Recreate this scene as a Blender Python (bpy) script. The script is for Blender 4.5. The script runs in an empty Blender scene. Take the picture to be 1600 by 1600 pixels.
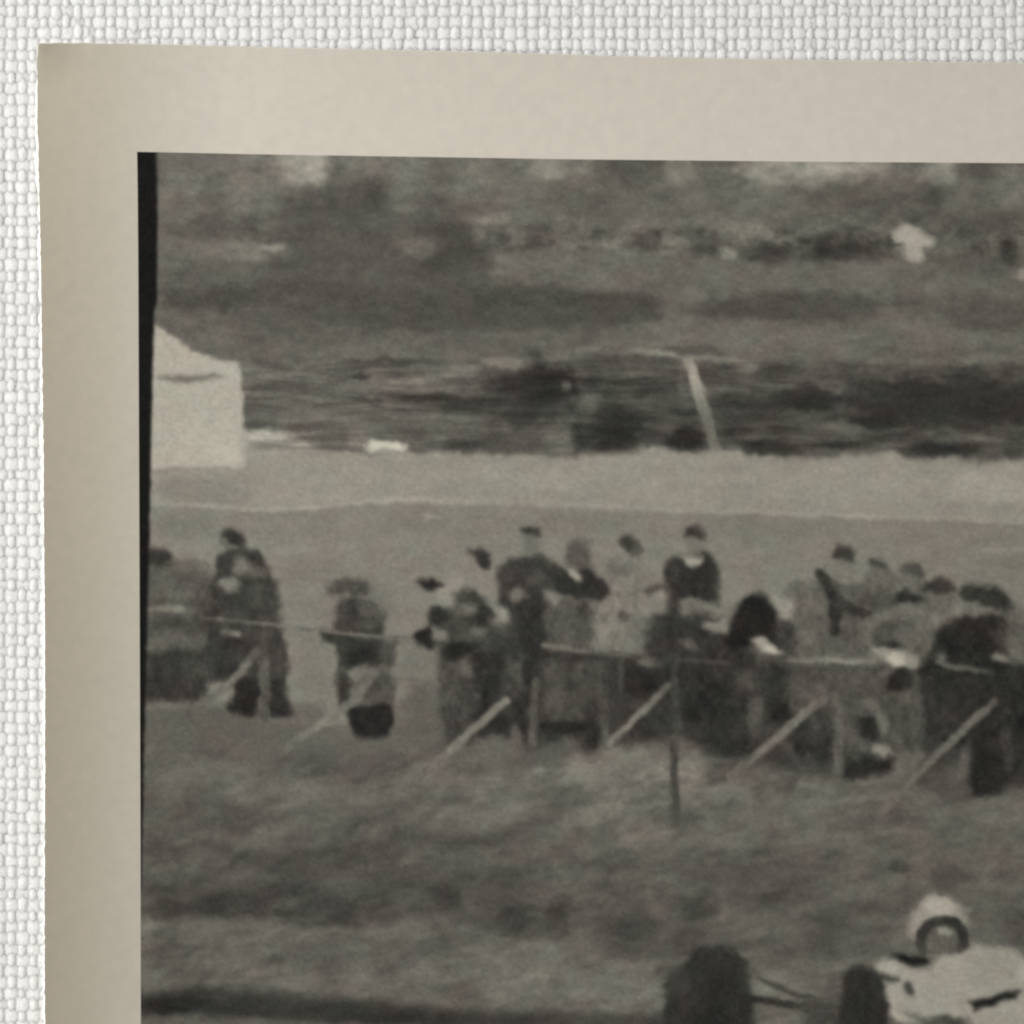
import bpy, math
import numpy as np

# ------------------------------------------------------------------ units
# every measure below is in "px": 1 px = 0.04 mm on the table
U = 4e-5
CAM_H = 6500                       # camera height, px (26 cm)
sc = bpy.context.scene
COL = sc.collection

# ------------------------------------------------------------------ camera
cam = bpy.data.objects.new('camera', bpy.data.cameras.new('camera'))
COL.objects.link(cam)
cam.location = (0, 0, CAM_H * U)
cam.data.sensor_fit = 'HORIZONTAL'
cam.data.angle = 2 * math.atan(800 / CAM_H)
cam.data.clip_start, cam.data.clip_end = .005, 20
sc.camera = cam

# ------------------------------------------------------------------ light: one window to the left, dim room
w = bpy.data.worlds.new('World'); sc.world = w
w.use_nodes = True
bg = w.node_tree.nodes['Background']
bg.inputs[0].default_value = (1, .965, .89, 1)
bg.inputs[1].default_value = .36
wl = bpy.data.lights.new('window_light', 'AREA')
wl.shape = 'RECTANGLE'; wl.size, wl.size_y = .30, .36
wl.energy = 2.75
wl.color = (.985, .99, 1)
wo = bpy.data.objects.new('window_light', wl); COL.objects.link(wo)
el, az, dist = math.radians(29), math.radians(166), .43     # azimuth from +x, anticlockwise
wo.location = (-.01 + dist * math.cos(el) * math.cos(az), -.005 + dist * math.cos(el) * math.sin(az), dist * math.sin(el))
d = -wo.location + type(wo.location)((-.01, -.005, 0))
wo.rotation_euler = d.to_track_quat('-Z', 'Y').to_euler()
sc.view_settings.view_transform = 'Standard'
sc.view_settings.look = 'None'
sc.view_settings.exposure = 0
sc.view_settings.gamma = 1
sc.cycles.filter_width = 2.3

# ------------------------------------------------------------------ helpers
def mesh(name, v, f, mat, parent=None, smooth=True, attr=None):
    me = bpy.data.meshes.new(name)
    v = np.asarray(v, np.float32); f = np.asarray(f, np.int32)
    n, k = len(f), f.shape[1]
    me.vertices.add(len(v)); me.vertices.foreach_set('co', v.ravel())
    me.loops.add(n * k); me.loops.foreach_set('vertex_index', f.ravel())
    me.polygons.add(n); me.polygons.foreach_set('loop_start', np.arange(n, dtype=np.int32) * k)
    me.polygons.foreach_set('use_smooth', np.full(n, smooth))
    if attr is not None:
        a = me.color_attributes.new('tone', 'FLOAT_COLOR', 'POINT')
        a.data.foreach_set('color', np.asarray(attr, np.float32).ravel())
    me.update(); me.validate()
    me.materials.append(mat)
    o = bpy.data.objects.new(name, me); COL.objects.link(o)
    if parent: o.parent = parent
    return o
def empty(name, label, cat):
    o = bpy.data.objects.new(name, None); COL.objects.link(o)
    o['label'], o['category'] = label, cat
    o.empty_display_size = .01
    return o
def material(name, rough, spec=.4):
    m = bpy.data.materials.new(name); m.use_nodes = True
    b = m.node_tree.nodes['Principled BSDF']
    b.inputs['Roughness'].default_value = rough
    b.inputs['Specular IOR Level'].default_value = spec
    return m, m.node_tree, b
def speckle(nt, b, c0, c1, scale, detail=4, bump=0, bscale=None):
    """colour between c0 and c1 after a fine noise in object space, and a fine relief"""
    tc = nt.nodes.new('ShaderNodeTexCoord')
    n = nt.nodes.new('ShaderNodeTexNoise'); n.inputs['Scale'].default_value = scale; n.inputs['Detail'].default_value = detail
    r = nt.nodes.new('ShaderNodeValToRGB')
    r.color_ramp.elements[0].position, r.color_ramp.elements[1].position = .3, .7
    r.color_ramp.elements[0].color, r.color_ramp.elements[1].color = (*c0, 1), (*c1, 1)
    nt.links.new(tc.outputs['Object'], n.inputs['Vector']); nt.links.new(n.outputs['Fac'], r.inputs[0])
    nt.links.new(r.outputs[0], b.inputs['Base Color'])
    if bump:
        n2 = nt.nodes.new('ShaderNodeTexNoise'); n2.inputs['Scale'].default_value = bscale; n2.inputs['Detail'].default_value = 2
        bp = nt.nodes.new('ShaderNodeBump'); bp.inputs['Strength'].default_value = bump; bp.inputs['Distance'].default_value = 2 * U
        nt.links.new(tc.outputs['Object'], n2.inputs['Vector']); nt.links.new(n2.outputs['Fac'], bp.inputs['Height'])
        nt.links.new(bp.outputs[0], b.inputs['Normal'])

m_thread, nt, b = material('white_linen', .9, .15)
speckle(nt, b, (.83, .825, .80), (.97, .965, .94), 3000, 6, .5, 6500)
b.inputs['Subsurface Weight'].default_value = .85
b.inputs['Subsurface Radius'].default_value = (1, 1, 1)
b.inputs['Subsurface Scale'].default_value = 14 * U
b.inputs['Sheen Weight'].default_value = .08
m_table, nt, b = material('pale_table', .7)
speckle(nt, b, (.72, .71, .69), (.77, .76, .74), 60)
m_border, nt, b = material('cream_photo_paper', .42, .3)
speckle(nt, b, (.608, .563, .486), (.648, .598, .517), 1400, 5, .06, 9000)
# the paper has yellowed towards its left edge
ramp = b.inputs['Base Color'].links[0].from_node
tc = nt.nodes.new('ShaderNodeTexCoord'); sx = nt.nodes.new('ShaderNodeSeparateXYZ')
mr = nt.nodes.new('ShaderNodeMapRange'); mr.interpolation_type = 'SMOOTHSTEP'
for k_, v_ in (('From Min', -740 * U), ('From Max', -480 * U), ('To Min', 1), ('To Max', 0)): mr.inputs[k_].default_value = v_
mx = nt.nodes.new('ShaderNodeMix'); mx.data_type = 'RGBA'; mx.blend_type = 'MULTIPLY'
mx.inputs[7].default_value = (.98, .955, .89, 1)
nt.links.new(tc.outputs['Object'], sx.inputs[0]); nt.links.new(sx.outputs[0], mr.inputs['Value'])
nt.links.new(mr.outputs[0], mx.inputs[0]); nt.links.new(ramp.outputs[0], mx.inputs[6]); nt.links.new(mx.outputs[2], b.inputs['Base Color'])
m_cut, nt, b = material('white_cut_paper', .8, .1)
speckle(nt, b, (.86, .86, .80), (.92, .91, .86), 3000)
m_back, nt, b = material('paper_back', .8, .2)
speckle(nt, b, (.72, .70, .64), (.76, .74, .68), 900)
m_pic, nt, b = material('silver_gelatin_picture', .45, .12)
at = nt.nodes.new('ShaderNodeAttribute'); at.attribute_name = 'tone'
nt.links.new(at.outputs['Color'], b.inputs['Base Color'])

# ------------------------------------------------------------------ the printed picture: brushes
def lat(X, Y, sx, sy, seed):
    """smooth lattice noise, about -1..1"""
    rs = np.random.RandomState(seed)
    t = rs.uniform(-1, 1, (int(2000 / sy) + 4, int(4600 / sx) + 4))
    u, v = X / sx + .5, Y / sy + .5
    i, j = np.floor(u).astype(int), np.floor(v).astype(int)
    fu, fv = u - i, v - j
    fu, fv = fu * fu * (3 - 2 * fu), fv * fv * (3 - 2 * fv)
    i, j = np.clip(i, 0, t.shape[1] - 2), np.clip(j, 0, t.shape[0] - 2)
    return ((t[j, i] * (1 - fu) + t[j, i + 1] * fu) * (1 - fv)
            + (t[j + 1, i] * (1 - fu) + t[j + 1, i + 1] * fu) * fv)
def fbm(X, Y, sx, sy, seed, n=3):
    r, a = 0, 1
    for k in range(n):
        r = r + a * lat(X, Y, sx / 2 ** k, sy / 2 ** k, seed + k)
        a *= .55
    return r
def sstep(t):
    t = np.clip(t, 0, 1)
    return t * t * (3 - 2 * t)
def poly_sdf(x, y, pts):
    d = np.full(x.shape, 1e9)
    inside = np.zeros(x.shape, bool)
    n = len(pts)
    for k in range(n):
        ax, ay = pts[k]; bx, by = pts[(k + 1) % n]
        ex, ey = bx - ax, by - ay
        t = np.clip(((x - ax) * ex + (y - ay) * ey) / (ex * ex + ey * ey + 1e-9), 0, 1)
        d = np.minimum(d, (x - ax - t * ex) ** 2 + (y - ay - t * ey) ** 2)
        if ay != by:
            inside ^= ((ay > y) != (by > y)) & (x < ex * (y - ay) / (by - ay) + ax)
    return np.sqrt(d) * np.where(inside, -1, 1)
def develop(X, Y, xs, ys, text):
    """grey value and figure index of every point of the printed picture"""
    XW = X + 4 * lat(X, Y, 17, 17, 11) + 2.2 * lat(X, Y, 8, 8, 12)
    YW = Y + 3.4 * lat(X, Y, 19, 15, 13) + 2.2 * lat(X, Y, 8, 8, 14)
    G = np.full(X.shape, 100.0)
    RG = fbm(X, Y, 34, 15, 21) + .5 * lat(X, Y, 9, 7, 26)
    L = np.zeros(X.shape, int)
    figs = [('picture', '')]
    cur = 0
    def box(x0, x1, y0, y1):
        i0, i1 = np.searchsorted(xs, (x0 - 14, x1 + 14)); j0, j1 = np.searchsorted(ys, (y0 - 14, y1 + 14))
        return slice(j0, j1), slice(i0, i1)
    for line in text.strip().split('\n'):
        w = line.split()
        if not w or w[0] == '#':
            continue
        c = w[0]
        if c == 'f':
            if w[1] == '-':
                cur = 0
            else:
                figs.append((w[1], ' '.join(w[2:]))); cur = len(figs) - 1
            continue
        if c == 't':                     # grass strokes, lighter and darker
            sd, cnt, x0, x1, y0, y1, am = map(float, w[1:8])
            rs = np.random.RandomState(int(sd))
            for _ in range(int(cnt)):
                cx, cy = rs.uniform(x0, x1), rs.uniform(y0, y1)
                ln, an, wd = rs.uniform(10, 34), rs.normal(-.45, .35), rs.uniform(3, 9)
                dv = rs.choice((-1, 1)) * rs.uniform(.3, 1) * am
                s = box(cx - ln - 12, cx + ln + 12, cy - ln - 12, cy + ln + 12)
                x, y = XW[s] - cx, YW[s] - cy
                u, v = x * math.cos(an) + y * math.sin(an), -x * math.sin(an) + y * math.cos(an)
                G[s] += dv * np.exp(-(u / ln) ** 2 * 1.6 - (v / wd) ** 2 * 1.6)
            continue
        if c == 'g':
            x0, x1, y0, y1, v = map(float, w[1:6])
            am = float(w[6]) if len(w) > 6 else .85
            hx, hy = (x1 - x0) / 2, (y1 - y0) / 2
            s = box(x0 - hx * .5 - 4, x1 + hx * .5 + 4, y0 - hy * .5 - 4, y1 + hy * .5 + 4)
            x, y = XW[s], YW[s]
            q = (np.abs((x - x0 - hx) / hx) ** 2.6 + np.abs((y - y0 - hy) / hy) ** 2.6) ** (1 / 2.6)
            a = am * sstep((1.32 - q + .2 * RG[s]) / .95)
            V = v
        elif c == 'p':
            v, soft = float(w[1]), float(w[2])
            pts = [tuple(map(float, p.split(','))) for p in w[3:]]
            px, py = zip(*pts)
            s = box(min(px) - 20, max(px) + 20, min(py) - 20, max(py) + 20)
            m = min(1, .15 + .85 * max(0, soft - 1) / 3)
            d = poly_sdf(X[s] + m * (XW[s] - X[s]), Y[s] + m * (YW[s] - Y[s]), pts)
            a = sstep(.5 - d / (soft * 2.5))
            V = v
        else:
            v, wd = float(w[1]), float(w[2]) / 2 + (.8 if float(w[2]) > 9 else .2)
            pts = []
            for p in w[3:]:
                t = p.split(',')
                pts.append((float(t[0]), float(t[1]), float(t[2]) if len(t) > 2 else v))
            px, py, _ = zip(*pts)
            s = box(min(px) - 20, max(px) + 20, min(py) - 20, max(py) + 20)
            x, y = X[s] * .5 + XW[s] * .5, Y[s] * .5 + YW[s] * .5
            best = np.full(x.shape, 1e9); V = np.full(x.shape, v)
            for (ax, ay, av), (bx, by, bv) in zip(pts, pts[1:]):
                ex, ey = bx - ax, by - ay
                t = np.clip(((x - ax) * ex + (y - ay) * ey) / (ex * ex + ey * ey), 0, 1)
                d = np.hypot(x - ax - t * ex, y - ay - t * ey)
                k = d < best
                best = np.where(k, d, best); V = np.where(k, av + (bv - av) * t, V)
            a = .95 * sstep(.5 - (best - wd) / 5.5)
        G[s] = G[s] * (1 - a) + V * a
        if cur:
            L[s] = np.where(a > .5, cur, L[s])
    # tone of the print: blotches, panning streaks, grass strokes and film grain
    far = sstep((720 - Y) / 30); band = far * sstep((Y - 550) / 25); bank = sstep((Y - 1150) / 60)
    YS = Y + 5 * lat(X, Y, 90, 30, 71); sh = X + 1.1 * Y
    cars = np.exp(-((Y - 376) / 24) ** 2) * sstep((X - 730) / 60) * .20 * fbm(X, Y, 22, 16, 101) + sstep((345 - Y) / 30) * .07 * fbm(X, Y, 44, 34, 106)
    band = band * (1 - .55 * sstep((X - 1230) / 120) * sstep((680 - Y) / 20))
    T = cars + (far * (.05 * fbm(X, Y, 46, 20, 31) + .055 * fbm(X, Y, 17, 10, 66)) + .15 * band * fbm(X, YS, 75, 10, 36)
         + bank * (.11 * fbm(X + .8 * Y, YS, 80, 34, 41) + .05 * fbm(sh, Y, 40, 15, 46) + .04 * fbm(X, Y, 16, 11, 86))
         + (1 - far) * (1 - bank) * .025 * fbm(X, Y, 28, 14, 51))
    crowd = sstep((1230 - Y) / 60) * sstep((Y - 880) / 60)
    F = ((.07 + .06 * crowd) * fbm(X, Y, 17, 24, 61) + (.08 + .05 * crowd) * fbm(X, Y, 10, 12, 91, 2)) * np.clip(1.25 - G / 140, .15, 1)
    for k in range(2):
        G[1:-1] = (G[:-2] + 2 * G[1:-1] + G[2:]) / 4
        G[:, 1:-1] = (G[:, :-2] + 2 * G[:, 1:-1] + G[:, 2:]) / 4
    G = G * (1 + np.where(L > 0, F, T) + .03 * lat(X, Y, 6, 5, 56))
    rs = np.random.RandomState(5)
    n = rs.normal(0, 1, X.shape)
    n = n + .6 * (np.roll(n, 1, 0) + np.roll(n, 1, 1)) + .5 * np.roll(n, (1, 1), (0, 1))
    G = G + 1.5 * n
    return G, L, figs

# g x0 x1 y0 y1 grey [strength]: soft patch; p grey softness points: filled outline; l grey width points: stroke; f name label: figure
PICTURE = '''
g 240 560 235 345 106 1
g 430 560 285 360 84 1
g 420 520 212.0 292 146 1
g 455 515 221.0 282 166 .9
g 520 580 216.0 275 122 .8
g 245 560 335 500 80 1
g 240 300 300 420 98 .8
g 262 405 342 374 84 .9
g 385 412 352 376 70 .8
g 280 470 370 414 112 .9
g 365 412 380 412 124 .7
g 398 468 379 394 142 .9
g 280 420 405 450 93 .8
g 240 420 450 488 72 .9
g 245 340 484 530 99 .8
g 300 420 515 570 98 .8
g 340 560 470 540 82 .7
g 380 560 535 600 98 .8
g 380 520 575 602 109 .7
g 540 900 240 345 102 1
g 550 650 220.0 275 119 .8
g 636 668 222.0 264 130 .7
g 540 602 280 350 80 .9
g 600 645 285 345 108 .8
g 640 735 298 345 91 .8
g 670 745 218.0 256 94 .8
g 690 765 238.0 305 116 .8
g 740 812 285 330 110 .5
g 785 835 218.0 335 100 .8
g 818 905 222.0 280 136 .9
g 845 870 241.0 285 132 .6
g 820 900 285 330 98 .8
g 540 760 345 520 76 .9
g 628 690 362 400 113 .9
g 655 760 338 440 71 .9
g 650 772 395 442 65 .8
g 725 795 332 350 125 .8
g 733 758 348 382 124 .8
g 765 905 390 455 105 1
g 775 900 352 400 84 .8
g 815 850 365 392 66 .7
g 775 805 362 380 74 .7
g 855 930 336 354 118 .8
g 900 1260 240 345 101 1
g 895 932 221.0 275 126 .8
g 932 1045 224.0 296 84 .95
g 1040 1090 220.0 290 128 .9
g 1085 1140 226.0 290 98 .8
g 1128 1155 222.0 268 84 .8
g 1145 1270 220.0 294 146 .95
g 1190 1260 224.0 280 154 .7
g 1145 1260 288 335 112 .7
g 900 1260 338 362 107 .9
g 980 1025 338 362 122 .7
g 890 1040 355 402 88 .7
g 922 948 352 378 70 .8
g 942 972 362 402 132 .9
g 968 1038 356 398 74 .9
g 1000 1038 364 392 64 .8
g 1035 1070 360 400 106 .9
g 1066 1132 356 408 72 .95
g 1145 1195 342 372 120 .8
g 1140 1260 376 420 66 .95
g 1122 1152 383 412 132 .95
g 880 1190 402 458 108 .95
g 1180 1420 408 458 98 .9
g 880 1035 455 505 77 .95
g 1035 1075 455 505 98 .7
g 1070 1160 455 500 90 .8
g 1160 1360 452 503 79 .9
g 900 960 500 550 86 .8
g 940 1260 500 548 108 .95
g 1035 1145 540 556 82 .8
g 1240 1620 240 350 98 1
g 1240 1340 222.0 294 148 .95
g 1325 1400 226.0 280 140 .9
g 1390 1440 226.0 290 108 .9
g 1435 1505 226.0 290 136 .9
g 1498 1565 232.0 296 94 .9
g 1515 1558 238.0 284 84 .7
g 1535 1620 228.0 268 92 .8
g 1555 1605 244.0 325 124 .7
g 1330 1480 295 350 93 .8
g 1435 1478 293 332 72 .9
g 1415 1440 334 352 66 .8
g 1475 1545 300 328 105 .8
g 1530 1620 320 360 90 .7
g 1240 1400 358 414 62 .95
g 1250 1335 366 408 58 .8
g 1455 1620 330 435 87 .9
g 1565 1595 380 412 62 .8
g 1480 1640 430 560 86 .8
g 1400 1500 415 500 88 .8
g 1390 1450 445 475 78 .7
g 1240 1420 505 560 94 .9
g 1395 1455 504 518 112 .7
g 1290 1345 550 562 110 .8
g 1380 1560 520 560 90 .7
g 560 900 420 515 74 .7
g 550 900 505 522 80 .7
g 550 900 522 560 95 .85
g 240 420 212.0 300 110 .8
g 640 700 226.0 330 100 .6
g 560 690 234.0 300 112 .5
g 905 1010 285 350 92 .6
g 1000 1110 290 350 96 .6
g 1260 1420 292 345 88 .6
g 1400 1450 300 345 90 .6
g 1480 1560 330 400 82 .6
g 300 460 410 440 90 .6
g 440 560 430 500 74 .7
g 1060 1160 505 540 112 .6
p 104 9 770,400 900,403 1000,400 1100,409 1250,414 1390,406 1600,440 1600,462 1350,462 1250,468 1100,470 1030,462 900,452 820,446 770,440
p 76 9 540,436 700,438 800,446 900,452 1000,460 1035,472 1030,500 960,512 900,508 700,508 540,505
p 80 8 1170,458 1250,455 1340,460 1362,480 1320,500 1180,498 1120,494 1070,488 1100,472
p 104 7 945,518 1000,509 1060,499 1120,498 1170,504 1250,509 1330,508 1400,502 1450,505 1480,514 1600,520 1600,553 1400,548 1250,555 1150,549 1040,541 960,546 925,540
g 1035 1145 540 554 84 .8
g 1395 1455 503 518 112 .6
g 1090 1200 412 450 108 .5
g 760 900 408 440 108 .6
g 765 1100 344 404 106 .35
p 84 14 470,300 520,290 560,280 605,290 620,330 660,345 690,338 740,360 765,410 760,440 640,450 540,440 480,420 440,380
g 655 762 338 442 70 .8
g 628 688 364 400 112 .8
g 600 645 285 340 106 .7
g 725 800 336 352 122 .7
g 733 758 352 384 118 .6
g 440 530 225 288 150 .6
g 462 512 225 276 164 .6
g 1150 1345 228 288 146 .6
g 1040 1092 228 286 128 .6
f printed_person figure in white standing in the far hedge line
p 160 6 1396,380 1394,366 1404,356 1418,351 1432,357 1444,366 1458,374 1454,386 1440,388 1441,402 1436,412 1422,410 1414,398 1412,386
g 1400 1446 356 384 168 .6
f -
g 1394 1416 382 402 112 .7
g 1578 1620 418 438 150 .9
# band of parked cars and hedge, streaked
p 88 6 378,602 600,566 760,566 1000,556 1200,566 4300,590 4300,760 1600,712 1570,718 1530,722 1480,712 1450,716 1420,712 1390,706 1350,708 1300,712 1250,718 1200,710 1150,702 1110,700 1085,706 1050,700 1020,695 985,700 940,708 900,714 820,712 740,707 640,708 550,708 500,700 455,680 380,668
g 380 552 602 618 86 .8
g 380 560 620 640 90 .8
g 380 560 640 656 80 .8
g 376 440 650 670 64 .9
g 430 560 655 680 80 .8
g 440 560 675 700 92 .6
g 385 740 568 692 106 .45
g 545 680 558 568 70 .8
g 555 810 568 602 110 .9
g 545 580 584 594 54 .9
g 520 620 596 622 108 .7
g 595 745 616 630 60 .9
g 540 610 618 632 68 .8
g 550 690 630 652 96 .8
g 550 700 650 672 85 .8
g 560 690 672 700 98 .7
g 640 700 670 690 92 .7
g 680 770 620 650 62 .9
g 690 750 655 678 98 .8
g 690 752 680 704 60 .9
g 745 905 564 662 58 .95
g 735 800 574 604 78 .7
g 760 830 558 577 118 .9
g 750 790 564 572 106 .7
g 826 900 568 624 46 .9
g 876 892 594 616 84 .8
g 786 834 640 672 52 .8
g 780 855 676 708 86 .8
g 840 900 660 708 101 .85
g 893 912 650 712 50 .8
g 820 870 620 640 72 .6
g 900 1070 552 572 78 .9
g 900 960 578 588 98 .8
g 965 1045 580 590 104 .8
g 900 940 584 612 52 .8
g 925 1065 590 602 54 .9
g 985 1065 594 628 52 .9
g 896 940 612 645 106 .9
g 976 1006 622 642 98 .8
g 1000 1066 602 652 80 .8
g 915 1000 640 708 50 .95
g 940 992 656 708 42 .8
g 896 922 648 700 56 .7
g 1000 1062 646 664 84 .8
g 1045 1100 638 652 54 .8
g 1050 1102 652 672 76 .8
g 1035 1098 668 706 46 .95
g 1000 1036 660 700 70 .7
g 1100 1250 566 602 80 .9
g 1100 1164 556 570 124 .8
g 1148 1190 566 582 120 .8
g 1180 1260 570 592 64 .9
g 1180 1320 590 608 92 .8
g 1102 1185 608 652 60 .9
g 1178 1320 608 642 46 .95
g 1110 1260 640 662 70 .8
g 1118 1186 656 684 52 .9
g 1195 1260 662 676 52 .8
g 1190 1350 676 690 84 .8
g 1155 1250 684 710 48 .9
g 1185 1255 704 716 62 .7
g 1280 1410 566 582 70 .9
g 1325 1395 570 584 94 .8
g 1300 1640 578 672 56 .95
g 1370 1640 600 660 50 .8
g 1285 1335 636 658 86 .9
g 1246 1315 648 682 88 .9
g 1325 1425 648 668 42 .9
g 1335 1455 670 692 72 .9
g 1255 1374 688 702 48 .9
g 1375 1412 686 708 86 .8
g 1405 1545 688 716 48 .95
g 1455 1530 674 690 76 .8
g 1540 1575 652 722 84 .9
g 1568 1610 676 712 55 .8
g 1555 1605 592 608 90 .8
g 1478 1535 598 608 82 .8
g 1388 1400 586 600 98 .8
g 1490 1590 552 568 112 .8
g 1280 1345 553 561 110 .6
g 1100 1300 590 702 58 .5
g 770 1060 572 700 56 .4
g 1300 1700 584 668 50 .75
g 1185 1330 606 642 46 .7
l 136 7 975,546,112 1000,549,126 1020,551,130 1045,554,138 1064,558,120
l 124 5 1064,558,116 1120,560,126 1160,566,122 1182,574,104
l 118 6 902,545 935,545
f printed_post pale slanting marker post
l 160 15 1076,562,140 1083,585,164 1090,608,156 1098,632,130 1104,655,112 1111,678,104 1117,698,110
f -
g 1058 1076 566 612 104 .7
f printed_car pale blurred car roof behind the field
p 186 5 570,692 585,687 604,689 622,690 636,696 637,704 620,708 590,706 572,701
g 576 632 690 706 196 .7
f -
g 540 578 676 702 114 .7
# light field
p 142 5 383,671 420,673 455,680 500,701 550,708 640,709 740,708 820,713 900,717 940,711 985,703 1020,697 1050,702 1085,708 1110,702 1150,705 1200,713 1250,719 1300,713 1350,709 1390,707 1420,714 1450,718 1480,714 1530,724 1570,720 1620,714 4300,760 4300,1120 200,1120 200,735 384,728
p 127 4 200,788 300,789 400,797 470,797 520,790 560,785 700,784 900,790 1050,799 1250,805 1640,818 4300,900 4300,1130 200,1130
g 225 390 738 800 128 .9
g 400 500 672 692 150 .6
g 420 490 690 700 130 .5
g 480 640 715 780 146 .7
g 730 800 722 748 155 .7
g 800 920 735 770 154 .7
g 900 1000 705 745 150 .6
g 950 1130 720 790 149 .7
g 1000 1090 695 720 150 .5
g 1180 1480 722 790 150 .8
g 1470 1640 730 790 160 .8
g 1380 1400 704 730 160 .5
g 690 760 757 790 140 .5
l 153 6 230,787,142 300,789,150 400,796,152 470,796,156 520,789,152 560,784,154 640,781,158 700,783,150 800,785,146 900,789,148 1000,794,148 1050,798,152 1150,800,150 1250,803,146 1310,805,154 1400,809,146 1500,812,150 1600,816,146 1660,820
g 235 330 795 842 118 .8
g 330 560 800 850 123 .6
g 600 700 788 835 117 .6
g 700 850 800 860 122 .5
g 660 694 803 815 143 .8
g 820 1000 800 840 117 .6
g 900 1060 835 880 127 .6
g 1120 1300 808 850 119 .7
g 1300 1500 812 870 126 .6
g 1500 1620 835 850 122 .6
g 1510 1640 855 868 143 .7
g 1540 1640 868 890 116 .8
g 1480 1640 890 940 122 .6
g 240 345 850 862 131 .7
g 400 560 848 866 132 .7
g 430 535 868 905 121 .7
g 450 660 890 1000 118 .6
g 445 530 990 1100 117 .7
g 610 700 1000 1070 112 .8
g 600 715 1065 1165 94 .9
g 440 520 1095 1135 98 .9
g 1120 1260 850 960 127 .6
# tall grass bank
p 94 12 200,1102 330,1102 450,1126 550,1160 690,1160 830,1180 910,1172 1000,1165 1060,1152 1110,1174 1170,1190 1250,1210 1330,1212 1400,1215 1500,1250 1560,1240 1660,1215 4300,1150 4300,1640 200,1640
g 240 440 1100 1160 92 .9
g 240 560 1180 1265 99 .8
g 430 525 1176 1214 82 .7
g 280 440 1250 1305 77 .8
g 250 300 1270 1340 84 .6
g 340 420 1230 1262 84 .5
g 520 650 1285 1355 82 .8
g 540 640 1190 1225 86 .6
g 600 640 1165 1215 90 .5
g 612 730 1296 1335 76 .7
g 620 880 1195 1295 106 .8
g 680 780 1260 1285 112 .6
g 740 800 1225 1270 96 .5
g 800 860 1195 1225 116 .6
g 830 870 1198 1206 128 .6
g 850 1100 1165 1290 117 .9
g 900 1040 1160 1240 122 .7
g 1060 1110 1180 1225 122 .7
g 930 1000 1275 1345 84 .8
g 960 1045 1265 1330 114 .7
g 860 950 1310 1345 92 .6
g 1085 1255 1185 1300 107 .8
g 1110 1180 1245 1285 92 .5
g 1180 1240 1280 1300 108 .5
g 1240 1340 1225 1300 107 .8
g 1165 1220 1320 1350 76 .7
g 1175 1230 1290 1340 88 .6
g 1200 1420 1290 1330 98 .6
g 1420 1520 1240 1300 88 .6
g 1380 1480 1180 1225 98 .7
g 1380 1430 1215 1255 94 .6
g 1500 1660 1240 1290 102 .7
g 1560 1660 1290 1340 90 .6
g 1000 1260 1330 1410 88 .7
g 1250 1400 1320 1400 93 .7
g 1360 1470 1400 1470 98 .6
g 1385 1425 1345 1366 66 .8
g 1440 1520 1340 1390 73 .8
g 1480 1640 1380 1440 86 .7
g 1570 1640 1400 1480 82 .7
g 1310 1370 1340 1420 98 .6
g 930 1030 1385 1490 74 .85
g 960 1000 1440 1470 68 .7
g 1060 1125 1400 1450 66 .85
g 1050 1110 1440 1480 72 .7
g 860 940 1330 1400 100 .6
g 780 860 1300 1350 92 .6
g 1180 1250 1390 1420 78 .7
g 1130 1200 1440 1480 90 .6
g 1255 1320 1420 1510 74 .7
g 1240 1300 1330 1370 92 .6
g 430 620 1330 1400 88 .6
g 240 420 1320 1400 84 .7
g 470 540 1270 1320 98 .6
g 214 260 1200 1500 80 .6
g 215 900 1325 1450 76 .75
g 225 560 1375 1446 63 .9
g 232 290 1405 1440 54 .8
g 300 360 1405 1436 56 .8
g 270 330 1370 1410 70 .6
g 380 410 1405 1430 66 .6
g 425 455 1415 1440 54 .8
g 500 570 1405 1450 58 .85
g 455 560 1435 1452 64 .7
g 560 630 1375 1450 66 .8
g 592 612 1390 1420 56 .7
g 670 730 1385 1425 58 .85
g 700 740 1350 1380 76 .6
g 560 620 1335 1360 74 .6
g 735 800 1400 1440 80 .6
g 755 830 1360 1390 76 .6
g 775 835 1412 1460 58 .85
g 750 800 1435 1465 70 .7
g 850 895 1395 1460 66 .85
g 810 870 1440 1480 80 .7
# verge
p 100 9 200,1438 280,1436 360,1433 440,1440 500,1450 600,1446 680,1450 760,1462 860,1480 960,1500 1040,1520 1040,1640 200,1640
g 230 300 1450 1530 82 .7
g 290 450 1445 1510 101 .8
g 330 400 1440 1460 96 .5
g 440 560 1460 1520 88 .7
g 410 450 1492 1512 80 .7
g 480 580 1520 1555 97 .7
g 400 500 1525 1545 104 .6
g 560 700 1460 1520 90 .6
g 560 660 1520 1560 98 .7
g 640 740 1480 1510 96 .6
g 700 860 1500 1560 108 .8
g 660 780 1490 1520 84 .5
g 790 840 1500 1520 92 .5
g 740 830 1518 1560 110 .8
g 880 1036 1500 1578 113 .9
g 900 1040 1495 1530 112 .7
g 300 560 1530 1546 100 .6
p 56 10 200,1552 260,1546 320,1540 360,1545 440,1550 520,1560 600,1566 660,1572 720,1576 800,1580 880,1582 1000,1585 1040,1588 1040,1660 200,1660
g 212 330 1555 1584 38 .9
g 300 480 1562 1596 50 .7
g 250 300 1574 1586 30 .7
g 480 600 1580 1600 48 .7
g 560 720 1585 1605 46 .8
g 820 1040 1584 1625 76 .7
p 88 6 200,1584 280,1587 360,1590 440,1594 540,1600 640,1606 740,1612 1000,1620 1700,1640 4300,1680 4300,3300 200,3300
t 7 520 225 1640 1165 1425 9
t 8 160 225 1040 1450 1545 8
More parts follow.
